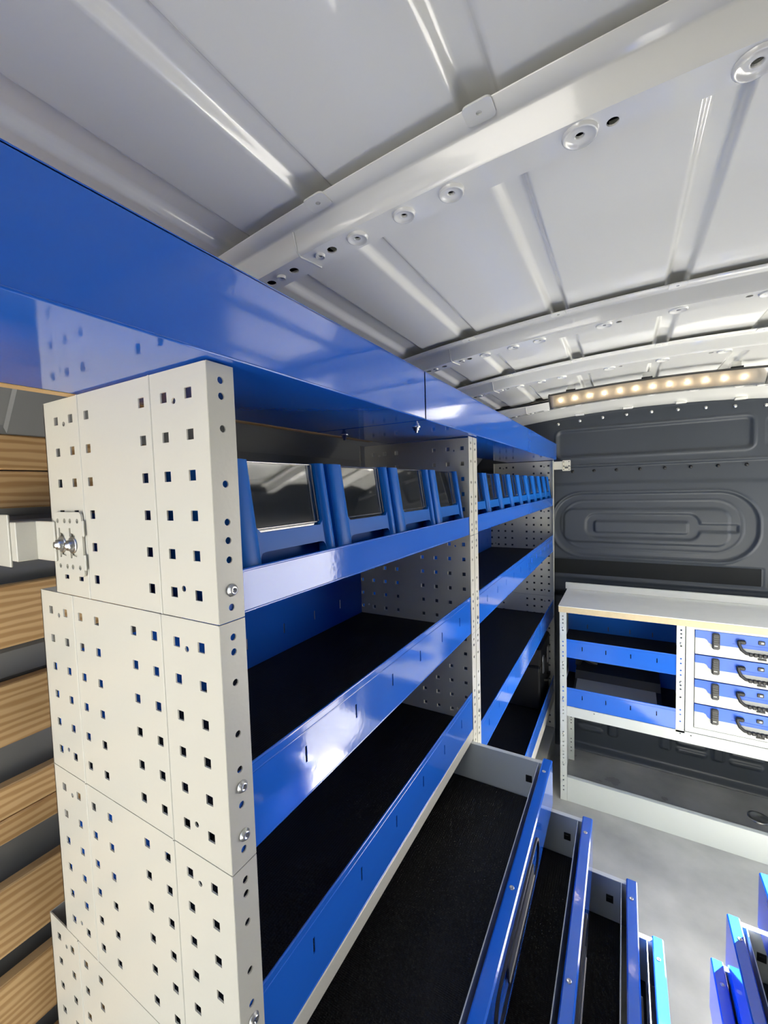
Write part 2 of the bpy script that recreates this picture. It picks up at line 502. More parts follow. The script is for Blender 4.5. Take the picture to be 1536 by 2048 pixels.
for z1, z0 in ((0.222, 0.170), (0.168, 0.113), (-0.001, -0.093), (-0.147, -0.238), (-0.298, -0.345), (-0.347, -0.382), (-0.447, -0.549), (-0.589, -0.690), (-0.735, -0.83)):
    p = MB(); p.box(-0.476, -0.456, REAR_Y+0.02, 0.36, z0, z1, 0.002)
    obj('plank', p, 'wood', wall_left)
for z0, z1 in ((0.04, 0.10), (-0.140, -0.10)):
    p = MB(); p.box(-0.499, -0.480, REAR_Y+0.02, 0.36, z0-0.01, z1, 0.006)
    obj('wall_pressing', p, 'side', wall_left)
for yb in (-0.5, 0.2):
    p = MB(); p.box(-0.499, -0.476, yb, yb+0.05, -0.85, 0.10)
    obj('plank_batten', p, 'side', wall_left)

wr = wall_sheet('R', REAR_Y, DY0)
for part in (wall_sheet('R', DY1, 2.40), wall_sheet('R', DY0, DY1, zlo=DZT)):
    wr.add(part.v, part.f)
wall_right = struct(obj('wall_right', wr, 'bulk'), 'dark grey lined van side wall with the open sliding door')

# unseen right rear door, added to cut rear light; the left one stands open
m = MB(); m.box(0.25, 1.40, REAR_Y-0.05, REAR_Y-0.02, FLOOR, 0.10, 0.004)
m.add([(0.25, REAR_Y-0.05, 0.10), (1.39, REAR_Y-0.05, 0.10), (1.15, REAR_Y-0.05, 0.46), (0.25, REAR_Y-0.05, 0.50),
       (0.25, REAR_Y-0.02, 0.10), (1.39, REAR_Y-0.02, 0.10), (1.15, REAR_Y-0.02, 0.46), (0.25, REAR_Y-0.02, 0.50)],
      [(0, 1, 2, 3), (7, 6, 5, 4), (0, 4, 5, 1), (1, 5, 6, 2), (2, 6, 7, 3), (3, 7, 4, 0)])
added_rear_door = struct(obj('added_rear_door', m, 'bulk'), 'closed right rear door of the van, out of view, added to hold back light')

# bulkhead: one pressed sheet, height field of its beads and recesses
def sd_rbox(x, z, cx, cz, hx, hz, r):
    qx, qz = abs(x-cx)-hx+r, abs(z-cz)-hz+r
    return math.hypot(max(qx, 0), max(qz, 0)) + min(max(qx, qz), 0) - r
def step(d, wd=0.010): return sstep(0.5 - d/wd)
def bead(d, wd=0.009): return max(0.0, 1-(d/wd)**2)
def bulk_h(x, z):
    # positive towards the camera (-y)
    h = 0.0
    if z < -0.47:
        h -= 0.075*sstep((-0.47-z)/0.06)
    h -= 0.010*step(sd_rbox(x, z, 0.428, 0.336, 0.408, 0.066, 0.02))
    h += 0.004*bead(sd_rbox(x, z, 0.428, 0.336, 0.420, 0.078, 0.03), 0.007)
    h -= 0.006*step(sd_rbox(x, z, 1.15, 0.33, 0.26, 0.07, 0.02))
    h += 0.017*step(-(z-0.208), 0.004)                     # upper sheet laps over the lower
    h += 0.006*bead(z-0.216, 0.006)
    h += 0.005*step(z-0.118-0.004*math.sin(x*5), 0.02)
    d1 = sd_rbox(x, z, 0.430, -0.103, 0.440, 0.166, 0.150)
    h -= 0.010*step(d1, 0.012); h += 0.005*bead(d1-0.008, 0.007)
    h += 0.003*bead(sd_rbox(x, z, 0.425, -0.103, 0.392, 0.128, 0.115), 0.005)
    d2 = sd_rbox(x, z, 0.405, -0.108, 0.362, 0.090, 0.050)
    h += 0.007*step(d2)
    d3 = sd_rbox(x, z, 0.405, -0.108, 0.250, 0.064, 0.050)
    d3 = min(d3, sd_rbox(x, z, 0.700, -0.112, 0.10, 0.018, 0.006))
    h -= 0.008*step(d3)
    h += 0.009*step(sd_rbox(x, z, 0.402, -0.113, 0.205, 0.030, 0.012))
    d4 = sd_rbox(x, z, 1.16, -0.10, 0.24, 0.155, 0.06)
    h -= 0.008*step(d4); h += 0.004*bead(d4-0.008, 0.007)
    h += 0.004*bead(z+0.395, 0.012)
    h -= 0.004*step(sd_rbox(x, z, 0.42, -0.337, 0.475, 0.044, 0.008), 0.008)
    if z < -0.55:
        for cx in (0.17, 0.640, 0.860, 1.08):
            for cz in (-1.245, -1.285, -1.12, -1.16):
                h += 0.010*bead(sd_rbox(x, z, cx, cz, 0.055, 0.004, 0.004), 0.010)
        for cx in (0.285, 0.53, 0.75, 0.97):
            h += 0.014*step(sd_rbox(x, z, cx, -1.22, 0.022, 0.075, 0.012), 0.014)
        h += 0.03*sstep((-1.37-z)/0.04)
    return h
dx = 0.0052
NX, NZ = int(1.96/dx)+1, int((0.51-FLOOR)/dx)+1
vs, fs = [], []
for j in range(NZ+1):
    z = FLOOR + (0.50-FLOOR)*j/NZ
    for i in range(NX+1):
        x = -0.52 + 1.94*i/NX
        zz = min(z, crown(x)-0.048)
        vs.append((x, BULK_Y-bulk_h(x, z), zz))
for j in range(NZ):
    for i in range(NX): 
        a = j*(NX+1)+i; fs.append((a, a+1, a+NX+2, a+NX+1))
bk = MB(); bk.add(vs, fs, True)
bk.box(-0.52, 1.42, 2.36, 2.40, FLOOR, 0.56)
wall_front = struct(obj('wall_front', bk, 'bulk'), 'dark grey pressed bulkhead at the front of the load space')
st = MB(); st.box(-0.04, 0.885, BULK_Y-0.0030, BULK_Y+0.006, -0.378, -0.296, 0.002)
obj('anti_slip_strip', st, 'bulkstrip', wall_front)
fl_ = MB()                                               # top flange of the bulkhead bolted to the header
vs, fs = [], []
for i in range(48):
    x = -0.235 + 1.37*i/47
    vs += [(x, 2.232, crown(x)-0.050), (x, 2.236, crown(x)-0.092)]
for i in range(47): fs.append((2*i, 2*i+1, 2*i+3, 2*i+2))
fl_.add(vs, fs)
obj('top_flange', fl_, 'bulk', wall_front)
for i in range(11):
    x = 0.02 + i*0.108
    b = MB(); b.lathe((x, 2.234, crown(x)-0.078), (0, -1, 0), [(0.0085, 0), (0.0085, 0.002), (0.006, 0.006), (0.0, 0.007)], 10)
    obj('bolt', b, 'steel', wall_front)
for i in range(9):
    x = 0.09 + i*0.105
    b = MB(); b.lathe((x, BULK_Y-0.001, 0.187), (0, -1, 0), [(0.008, 0), (0.007, 0.005), (0.0, 0.006)], 10)
    obj('push_rivet', b, 'black', wall_front)
for i in range(5):
    x = 0.13 + i*0.22
    b = MB(); b.box(x-0.022, x+0.022, 2.19, 2.215, crown(x)-0.055, crown(x)-0.044, 0.002)
    obj('header_clip', b, 'roof', ceiling)

# ------------------------------------------------------------------ shelving parts
PITCH, SQ = 0.0395, 0.0052
FL_H = [0.016, 0.031, 0.062, 0.115, 0.152, 0.170, 0.189, 0.222, 0.236]
TOPS = [0.250, 0.0, -0.253, -0.506, -0.759, -1.012]
HGT = [0.250, 0.253, 0.253, 0.253, 0.253, 0.253]
DEP = [0.326, 0.374, 0.374, 0.427, 0.427, 0.427]

def side_panel(unit, y, fdir, k, mp, slot_marks=True):
    """one perforated cheek panel: sheet at y, folded front flange running fdir along y"""
    T, H, D = TOPS[k], HGT[k], DEP[k]
    m = MB(mp)
    if k == 0:
        cols = [-0.028, -0.067, -0.106, -0.219, -0.257, -0.294]; small = (-0.051, -0.2745); grooves = (-0.090, -0.238)
    elif D < 0.4:
        cols = [-0.029-PITCH*i for i in range(4)] + [-0.228-PITCH*i for i in range(4)]; small = (-0.052, -0.325); grooves = (-0.094, -0.284)
    else:
        cols = [-0.029-PITCH*i for i in range(4)] + [-0.282-PITCH*i for i in range(4)]; small = (-0.052, -0.379); grooves = (-0.094, -0.340)
    rows = [T-0.0265-PITCH*i for i in range(6)]
    hs = [sq(c, r, SQ) for c in cols for r in rows]
    for c in small:
        hs += [circ(c, rows[0]-0.005, 0.0033, 8), circ(c, rows[5]+0.005, 0.0033, 8)]
    g = 0.0006
    m.plate(rrect(-D, -0.0004, T-H+g, T-g, 0.002, 2), hs, 0.0016, lambda a, b, c: (a, y+fdir*c, b))
    m.plate([(y+fdir*0.0003, T-H+g), (y+fdir*0.031, T-H+g), (y+fdir*0.031, T-g), (y+fdir*0.0003, T-g)], [circ(y+fdir*0.0155, T-d, 0.0036, 10) for d in FL_H], 0.0016, lambda a, b, c: (-c, a, b))
    m.plate([(y, T-H+g), (y+fdir*0.025, T-H+g), (y+fdir*0.025, T-g), (y, T-g)], [], 0.0016, lambda a, b, c: (-D+c, a, b))
    for gx in grooves:
        m.tube([(gx, y+fdir*0.0003, T-H+g), (gx, y+fdir*0.0003, T-g)], 0.0015, 8, False)
    return obj('side_panel', m, 'white', unit)

def washer_screw(parent, c, axis, r=0.0055, mat='steel'):
    m = MB(); m.lathe(c, axis, [(r, 0), (r, 0.0012), (r*0.72, 0.0022), (r*0.72, 0.0036), (r*0.38, 0.0040), (r*0.32, 0.0018), (0, 0.0018)], 14)
    return obj('screw', m, mat, parent)

def shelf_tray(unit, y0, y1, zb, lip, depth, back, mp, slots=True, liner=True, s0=None, sp=0.1105, fz=0.0):
    m = MB(mp)
    hs = []
    if slots:
        a = (y0+0.114) if s0 is None else s0
        while a < y1-0.06:
            hs.append(rect(a-0.0018, a+0.0018, zb+lip*0.46, zb+lip*0.68)); a += sp
    m.plate(rect(y0, y1, zb, zb+lip), hs, 0.0015, lambda a, b, c: (-0.0022-c, a, b))
    m.tube([(-0.003, y0, zb+lip-0.001), (-0.003, y1, zb+lip-0.001)], 0.0018, 8)
    if lip > 0.07:
        m.tube([(-0.0026, y0, zb+lip-0.011), (-0.0026, y1, zb+lip-0.011)], 0.0012, 6)
    m.tube([(-0.0030, y0, zb+0.001), (-0.0030, y1, zb+0.001)], 0.0016, 8)
    fm = MB(mp); fm.box(-depth+0.0015, -0.0038, y0, y1, zb+fz, zb+fz+0.0015)
    t = obj('shelf_tray', fm, 'blue', unit)
    obj('front_lip', m, 'blue', t)
    bs = []
    if back > 0.05:
        a = (y0+0.114) if s0 is None else s0
        while a < y1-0.06:
            bs.append(rect(a-0.0018, a+0.0018, zb+0.045, zb+0.068)); a += sp
    bm_ = MB(mp); bm_.plate(rect(y0, y1, zb, zb+back), bs, 0.0015, lambda a, b, c: (-depth+c, a, b))
    obj('back_lip', bm_, 'blue', t)
    if liner:
        l = MB(mp); l.box(-depth+0.003, -0.006, y0+0.002, y1-0.002, zb+fz+0.0020, zb+fz+0.0050, 0.0008)
        obj('rubber_liner', l, 'liner', t)
    return t

def drawer(unit, y0, y1, zt, xf, mp, depth=0.40):
    """drawer pulled out so that its front face stands at xf"""
    b = MB(mp)
    xb, xi = xf-depth, xf-0.020
    zl, zb = zt-0.010, zt-0.108
    for ys, sg in ((y1, -1), (y0, 1)):
        b.box(xb, xi, ys, ys+sg*0.0015, zb, zl)
        b.box(xb, xi, ys, ys-sg*0.010, zl-0.0015, zl, 0.0005)
        b.tube([(xb, ys+sg*0.0004, zl-0.0008), (xi, ys+sg*0.0004, zl-0.0008)], 0.0016, 6)
    b.box(xb, xb+0.0015, y0, y1, zb, zl)
    b.box(xi-0.0105, xi-0.009, y0, y1, zb, zl)
    b.box(xb, xi, y0, y1, zb, zb+0.0015)
    d = obj('drawer', b, 'greyw', unit)
    fr = MB(mp); fr.box(xf-0.0205, xf, y0-0.006, y1+0.008, zb-0.001, zt, 0.0022)
    f = obj('drawer_front', fr, 'blue', d)
    ln = MB(mp); ln.box(xb+0.004, xi-0.012, y0+0.004, y1-0.004, zb+0.002, zb+0.006, 0.001)
    obj('rubber_liner', ln, 'liner', d)
    yc, zc = (y0+y1)/2, zt-0.050
    L, h = 0.155, 0.031
    rim = MB(mp)
    rim.plate(rrect(yc-L, yc+L, zc-h, zc+h, h*0.97, 8), [rrect(yc-L+0.005, yc+L-0.005, zc-h+0.005, zc+h-0.005, h*0.8, 8)], 0.0035, lambda a, c_, t: (xf+0.0002+t, a, c_))
    hd = obj('handle', rim, 'black', d)
    gp = MB(mp)
    gp.plate(rrect(yc-L*0.60, yc+L*0.60, zc-0.006, zc+0.016, 0.004, 3), [], 0.0035, lambda a, c_, t: (xf+0.001+t, a, c_))
    gp.tube([(xf+0.0040, yc-L*0.60, zc-0.007), (xf+0.0040, yc+L*0.60, zc-0.007)], 0.0022, 8)
    g_ = obj('handle_grip', gp, 'dark', d)
    for dy in (-0.310, 0.0, 0.310):
        m = MB(mp); m.lathe((xf-0.0115, yc-0.006+dy, zt-0.0002), (0, 0, 1), [(0.0040, 0), (0.0040, 0.0008), (0.0026, 0.0014), (0.0018, 0.0004), (0, 0.0004)], 10)
        obj('screw', m, 'steel', d)
    for ys, sg in ((y1, -1), (y0, 1)):
        m = MB(mp); m.box(xf-0.058, xf-0.046, ys+sg*0.0015, ys+sg*0.0035, zt-0.063, zt-0.049, 0.001)
        m.box(xf-0.056, xf-0.050, ys+sg*0.003, ys+sg*0.006, zt-0.060, zt-0.053, 0.001)
        obj('clip', m, 'black', d)
    return d

def base_and_rails(unit, y0, y1, mp, rails):
    m = MB(mp); m.box(-0.425, -0.001, y0, y1, FLOOR, FLOOR+0.145, 0.002)
    obj('base', m, 'white', unit)
    for z0, z1 in rails:
        r = MB(mp); r.box(-0.022, -0.001, y0+0.002, y1-0.002, z0, z1, 0.0015)
        obj('rail', r, 'white', unit)

# ------------------------------------------------------------------ left shelving, near unit
Y1A, Y1B = 0.0, 0.7815
u1 = thing('shelf_unit', 'tall white perforated shelf unit with blue shelves and open drawers, nearest on the left', 'shelf unit', (-0.2, 0.39, FLOOR))
for k in range(6):
    pn = side_panel(u1, Y1A, 1, k, None)
    T = TOPS[k]
    for d in ((0.219,) if k == 0 else (0.170, 0.221)):
        washer_screw(pn, (0.0002, 0.0165, T-d), (1, 0, 0), 0.0062)
    side_panel(u1, Y1B, -1, k, None)
shelf_tray(u1, Y1A+0.003, Y1B-0.003, 0.0033, 0.0447, 0.315, 0.10, None, slots=False, liner=False)
shelf_tray(u1, Y1A+0.003, Y1B-0.003, -0.249, 0.093, 0.352, 0.155, None)
shelf_tray(u1, Y1A+0.003, Y1B-0.003, -0.500, 0.095, 0.352, 0.155, None)
base_and_rails(u1, Y1A+0.002, Y1B-0.002, None, [(-0.528, -0.5005)])
DR_Y0, DR_Y1 = 0.043, 0.735
for zt, xf in ((-0.519, 0.192), (-0.629, 0.276), (-0.738, 0.362), (-0.845, 0.410), (-0.955, 0.012), (-1.065, 0.012)):
    drawer(u1, DR_Y0, DR_Y1, zt, xf, None)

# ------------------------------------------------------------------ left shelving, far unit
Y2A, Y2B = 0.7845, 2.205
u2 = thing('shelf_unit', 'wide white perforated shelf unit with four blue shelves, beside the bulkhead', 'shelf unit', (-0.2, 1.49, FLOOR))
for k in range(6):
    pn = side_panel(u2, Y2A, 1, k, None)
    for d in ((0.219,) if k == 0 else (0.170, 0.221)):
        washer_screw(pn, (0.0002, Y2A+0.0155, TOPS[k]-d), (1, 0, 0), 0.005)
    side_panel(u2, Y2B, -1, k, None)
shelf_tray(u2, Y2A+0.003, Y2B-0.003, 0.0033, 0.0447, 0.315, 0.10, None, slots=False, liner=False)
for z, lip in ((-0.246, 0.089), (-0.612, 0.092)):
    shelf_tray(u2, Y2A+0.003, Y2B-0.003, z, lip, 0.352, 0.155, None)
shelf_tray(u2, Y2A+0.003, Y2B-0.003, -1.03, 0.08, 0.405, 0.12, None, slots=False)
base_and_rails(u2, Y2A+0.002, Y2B-0.002, None, [(-1.085, -1.031)])

# ------------------------------------------------------------------ overhead long trays
def long_tray(y0, y1, label):
    m = MB()
    zb, zt, xf, xr = 0.2515, 0.339, 0.014, -0.245
    m.box(xf-0.0016, xf, y0, y1, zb, zt)
    m.box(xr, xf, y0, y1, zb, zb+0.0016)
    m.box(xr, xr+0.0016, y0, y1, zb, zt)
    for x, z in ((xf-0.0005, zb+0.001), (xf-0.0012, zt)): m.tube([(x, y0, z), (x, y1, z)], 0.0014, 8)
    m.box(xf-0.012, xf, y0, y1, zt-0.0014, zt)
    for ye in (y0, y1-0.0016): m.box(xr, xf, ye, ye+0.0016, zb, zt)
    o = obj('long_tray', m, 'blue')
    return tag(o, label, 'tray')
t1 = long_tray(-0.62, 0.4610, 'long blue steel tray on top of the near shelf unit, jutting towards the camera')
t2 = long_tray(0.4632, 2.205, 'long blue steel tray under the roof, running on to the bulkhead')
for t, yy in ((t2, 0.535),):
    for x in (-0.040, -0.222):
        b = MB(); b.lathe((x, yy, 0.2515), (0, 0, -1), [(0.009, 0), (0.009, 0.0015), (0.0062, 0.002), (0.0062, 0.007), (0.0036, 0.0075), (0.0036, 0.012), (0.0, 0.013)], 8)
        obj('bolt', b, 'steel', t)
b = MB(); b.box(-0.264, -0.2465, -0.62, 0.70, 0.2505, 0.2640, 0.001)
tag(obj('wooden_batten', b, 'wood'), 'thin pine batten along the back edge of the near long tray', 'batten')

# ------------------------------------------------------------------ clear-fronted bins
def make_bin():
    W, H, D = 0.170, 0.157, 0.27
    lean = 0.022
    fx = lambda z: -lean*z/H
    t = thing('storage_bin', '', 'bin', (0, 0, 0), 'blue bins on the top shelves')
    m = MB()
    for y in (0.0, W-0.003):
        m.plate([(-D, 0), (-0.004, 0), (fx(H)-0.004, H), (-D, H)], [], 0.003, lambda a, b, c, y=y: (a, y+c, b))
    m.box(-D, -D+0.003, 0, W, 0, H); m.box(-D, -0.004, 0, W, 0, 0.003)
    m.plate(rect(0.003, W-0.003, 0.003, 0.070), [], 0.003, lambda a, b, c: (-0.034+c, a, b))
    m.box(-0.036, fx(0.068)-0.002, 0.003, W-0.003, 0.066, 0.069)
    body = obj('body', m, 'bin', t)
    f = MB()
    pw, th = 0.034, 0.012
    pr_ = 0.018
    ol = [(0, 0), (pw, 0), (pw, 0.044)]
    ol += [(pw+0.008-0.008*math.cos(math.radians(a)), 0.044+0.008*math.sin(math.radians(a))) for a in (30, 60, 90)]
    ol += [(W-pr_-0.008+0.008*math.sin(math.radians(a)), 0.044+0.008*math.cos(math.radians(a))) for a in (0, 30, 60, 90)]
    ol += [(W-pr_, 0), (W, 0), (W, H), (W-pr_, H), (W-pr_, 0.080), (W-pr_-0.006, 0.074), (pw+0.006, 0.074), (pw, 0.080), (pw, H), (0, H)]
    f.plate(ol, [], th, lambda a, b, c: (fx(b)-th+c, a, b))
    # swollen outer edges of the two pillars
    for y0, y1 in ((0.0, pw), (W-pr_, W)):
        vs, fs = [], []
        n = 8
        for z in (0.0, H):
            for k in range(n+1):
                a = math.pi*k/n
                vs.append((fx(z)-0.001+0.006*math.sin(a), (y0+y1)/2-(y1-y0)/2*math.cos(a), z))
        for k in range(n): fs.append((k, k+1, n+2+k, n+1+k))
        fs += [tuple(range(n, -1, -1)), tuple(range(n+1, 2*n+2))]
        f.add(vs, fs[:-2], True); f.add(vs, fs[-2:], False)
    obj('front_frame', f, 'bin', t)
    wn = MB()
    wn.plate(rect(pw-0.004, W-pr_+0.004, 0.071, H-0.001), [], 0.0018, lambda a, b, c: (fx(b)-0.008+c, a, b))
    win = obj('window', wn, 'clear', t)
    rim = MB()
    for pts in ([(pw+0.002, 0.078), (W-pr_-0.002, 0.078)], [(pw+0.002, H-0.002), (W-pr_-0.002, H-0.002)], [(pw+0.002, 0.078), (pw+0.002, H-0.002)], [(W-pr_-0.002, 0.078), (W-pr_-0.002, H-0.002)],
                [(W-pr_-0.010, 0.078), (W-pr_-0.010, H-0.002)]):
        rim.tube([(fx(b)-0.0055, a, b) for a, b in pts], 0.0013, 6)
    obj('window_rim', rim, 'clear', win)
    return t
bin0 = make_bin()
ordn = ['first', 'second', 'third', 'fourth', 'fifth', 'sixth', 'seventh', 'eighth']
near_lab = ['largest-looking clear-fronted blue bin, nearest the perforated end panel', 'second clear-fronted blue bin of the near unit, just behind the nearest one',
            'third clear-fronted blue bin of the near unit', 'fourth and last bin of the near unit, against the middle post']
for i in range(4):
    o = bin0 if i == 0 else dup(bin0, None, (0, 0, 0))
    o.location = (-0.0105, 0.038+i*0.1785, 0.0062); WO[o.name] = o.location.copy()
    o.scale = (1, 1.0, 1)
    o['label'] = near_lab[i]
for i in range(9):
    o = dup(bin0, None, (0, 0, 0))
    o.location = (-0.0105, 0.822+i*0.1525, 0.0062); o.scale = (1, 0.875, 1)
    o['label'] = ('blue bin of the far unit, first beyond the middle post' if i == 0 else
                  'last blue bin of the far unit, against the bulkhead end' if i == 8 else
                  'blue bin of the far unit, %s from the middle post' % ordn[i])

# ------------------------------------------------------------------ black case on the far unit's bottom shelf
bc = thing('tool_case', 'black plastic case with two silver clips on the bottom left shelf by the bulkhead', 'case', (-0.18, 2.04, -1.024))
m = MB(); m.box(-0.34, -0.03, 1.90, 2.185, -1.0245, -0.80, 0.008); obj('case_body', m, 'black', bc)
m = MB(); m.box(-0.345, -0.025, 1.895, 2.19, -0.797, -0.70, 0.010); obj('case_lid', m, 'black', bc)
for y in (1.95, 2.10):
    m = MB(); m.box(-0.028, -0.020, y, y+0.03, -0.85, -0.76, 0.003); obj('clip', m, 'steel', bc)
m = MB(); m.tube([(-0.024, 1.99, -0.90), (-0.012, 1.995, -0.90), (-0.012, 2.08, -0.90), (-0.024, 2.085, -0.90)], 0.006, 8); obj('handle', m, 'dark', bc)

# ------------------------------------------------------------------ mounting brackets
br = thing('mounting_bracket', 'white steel bracket with two bolts fixing the near shelf unit to the van wall', 'bracket', (-0.33, -0.006, 0.04))
m = MB()
x0, x1, z0, z1 = -0.309, -0.238, 0.028, 0.108
ol = rrect(x0, x1, z0, z1, 0.006, 3)
hs = []
for zz in (z0+0.011, z1-0.011):
    hs += [circ(x, zz, 0.0032, 8) for x in (x0+0.011, x0+0.029, x0+0.043, x1-0.010)]
for cx in (x0+0.020, x0+0.047):
    hs.append([(cx-0.008, 0.088), (cx-0.004, 0.088), (cx-0.004, 0.082), (cx+0.006, 0.080), (cx+0.006, 0.076), (cx-0.008, 0.077)])
    hs.append([(cx-0.008, 0.050), (cx-0.004, 0.050), (cx-0.003, 0.054), (cx+0.008, 0.052), (cx+0.008, 0.056), (cx-0.008, 0.059)])
m.plate(ol, hs, 0.0025, lambda a, b, c: (a, -0.0045+c, b))
for zz in (0.046, 0.088): m.box(x1-0.001, x1+0.003, -0.0045, -0.002, zz-0.010, zz+0.010, 0.001)
obj('plate', m, 'white', br)
m = MB(); m.box(-0.356, x0+0.006, -0.0075, -0.0045, 0.044, 0.096, 0.001); m.box(-0.372, -0.353, -0.030, -0.0045, 0.044, 0.096, 0.001)
m.box(-0.456, -0.368, -0.0325, -0.0295, 0.036, 0.106, 0.001)
obj('arm', m, 'white', br)
for cx in (x0+0.021, x0+0.048):
    m = MB(); m.lathe((cx, -0.0045, 0.067), (0, -1, 0), [(0.0105, 0), (0.0105, 0.0018), (0.0088, 0.002)], 18)
    m.lathe((cx, -0.0045, 0.067), (0, -1, 0), [(0.0072, 0.0018), (0.0072, 0.0065), (0.0045, 0.007), (0.0045, 0.0095), (0.0, 0.010)], 6)
    obj('bolt', m, 'steel', br)

b2 = thing('mounting_bracket', 'small white perforated bracket between the far shelf unit and the bulkhead', 'bracket', (0.04, 2.2, 0.19))
m = MB(); m.plate(rrect(0.040, 0.082, 0.192, 0.250, 0.004, 3), [circ(0.047, z, 0.003, 8) for z in (0.200, 0.220, 0.242)] + [circ(0.074, z, 0.003, 8) for z in (0.200, 0.220, 0.242)] + [rrect(0.052, 0.070, 0.206, 0.212, 0.002, 2)], 0.0025, lambda a, b, c: (a, 2.2305-c, b))
obj('plate', m, 'white', b2)
m = MB(); m.box(0.0005, 0.045, 2.200, 2.203, 0.200, 0.244, 0.001); m.box(0.042, 0.045, 2.200, 2.229, 0.200, 0.244, 0.001)
obj('arm', m, 'white', b2)

# ------------------------------------------------------------------ workbench in front of the bulkhead
BY = 1.84
bmap = lambda p: (p[1], BY-p[0], p[2])                   # local x = outwards (towards the camera), local y = world x
wb = thing('workbench', 'white steel workbench frame with two blue shelves before the bulkhead', 'workbench', (0.56, 2.0, FLOOR))
WT_Z = -0.452
def bench_cheek(xa, fd, zlo=FLOOR, holes=True):
    m = MB(bmap)
    zt = WT_Z-0.031
    hz = []
    z = zt-0.02
    pat = [0.016, 0.017, 0.035, 0.055, 0.02, 0.03, 0.02, 0.028]
    i = 0
    while z > zlo+0.03:
        hz.append(z); z -= pat[i % 8]; i += 1
    m.plate(rect(xa, xa+fd*0.031, zlo, zt) if fd > 0 else rect(xa+fd*0.031, xa, zlo, zt), [circ(xa+fd*0.0155, z, 0.0036, 8) for z in hz], 0.0016, lambda a, b, c: (-c, a, b))
    hs = [circ(-0.04, z, 0.0028, 8) for z in hz] + [circ(-0.30, z, 0.0028, 8) for z in hz]
    m.plate(rect(-0.340, 0, zlo, zt), hs, 0.0016, lambda a, b, c: (a, xa+fd*c, b))
    m.plate(rect(xa, xa+fd*0.031, zlo, zt) if fd > 0 else rect(xa+fd*0.031, xa, zlo, zt), [circ(xa+fd*0.0155, z, 0.0036, 8) for z in hz], 0.0016, lambda a, b, c: (-0.340+c, a, b))
    o = obj('bench_post', m, 'bench', wb)
    for z in hz[3::6]:
        s_ = MB(bmap); s_.lathe((0.0002, xa+fd*0.0155, z+0.012), (1, 0, 0), [(0.0048, 0), (0.0048, 0.001), (0.003, 0.003), (0, 0.003)], 10)
        obj('screw', s_, 'steel', o)
bench_cheek(0.070, 1)
bench_cheek(0.5600, -1, zlo=-0.945)
bench_cheek(1.090, -1)
shelf_tray(wb, 0.074, 0.557, -0.700, 0.088, 0.33, 0.13, bmap, s0=0.168, sp=0.0975, fz=0.028)
shelf_tray(wb, 0.074, 0.557, -0.936, 0.090, 0.33, 0.13, bmap, s0=0.168, sp=0.0975, fz=0.028)
m = MB(bmap); m.plate(rect(0.102, 1.058, -0.985, -0.937), [circ(0.218, -0.948, 0.003, 8), circ(0.545, -0.950, 0.003, 8), circ(0.582, -0.950, 0.003, 8)], 0.002, lambda a, b, c: (-c, a, b)); m.box(-0.02, -0.001, 0.102, 1.058, -0.985, -0.983)
obj('rail', m, 'bench', wb)
m = MB(bmap); m.box(-0.003, -0.001, 0.1015, 1.0585, FLOOR, -1.292, 0.0008); m.box(-0.022, -0.001, 0.1015, 1.0585, -1.294, -1.291, 0.001); m.tube([(-0.022, 0.1015, -1.296), (-0.022, 1.0585, -1.296)], 0.004, 8)
obj('plinth', m, 'bench', wb)
m = MB(bmap)                                             # cabinet that holds the four cases
m.plate(rect(0.5615, 1.0585, -0.934, WT_Z-0.032), [rect(0.5895, 1.034, -0.9105, -0.4925)], 0.002, lambda a, b, c: (-c, a, b))
m.box(-0.33, -0.002, 0.5880, 0.5895, -0.912, -0.491); m.box(-0.33, -0.002, 1.034, 1.0355, -0.912, -0.491)
m.box(-0.33, -0.002, 0.588, 1.035, -0.9125, -0.911); m.box(-0.33, -0.328, 0.588, 1.035, -0.912, -0.491)
cab = obj('case_cabinet', m, 'bench', wb)

wt = thing('worktop', 'pale grey worktop with a plywood edge and low back strip on the workbench', 'worktop', (0.58, 2.0, WT_Z-0.03))
m = MB(); m.box(0.066, 1.10, BY-0.008, 2.205, WT_Z-0.004, WT_Z, 0.001); obj('laminate', m, 'worktop', wt)
m = MB(); m.box(0.067, 1.099, BY-0.007, 2.204, WT_Z-0.031, WT_Z-0.0042, 0.001); obj('plywood_board', m, 'plyedge', wt)
m = MB(); m.box(0.058, 1.10, 2.188, 2.205, WT_Z+0.0003, WT_Z+0.034, 0.002); obj('back_strip', m, 'worktop', wt)

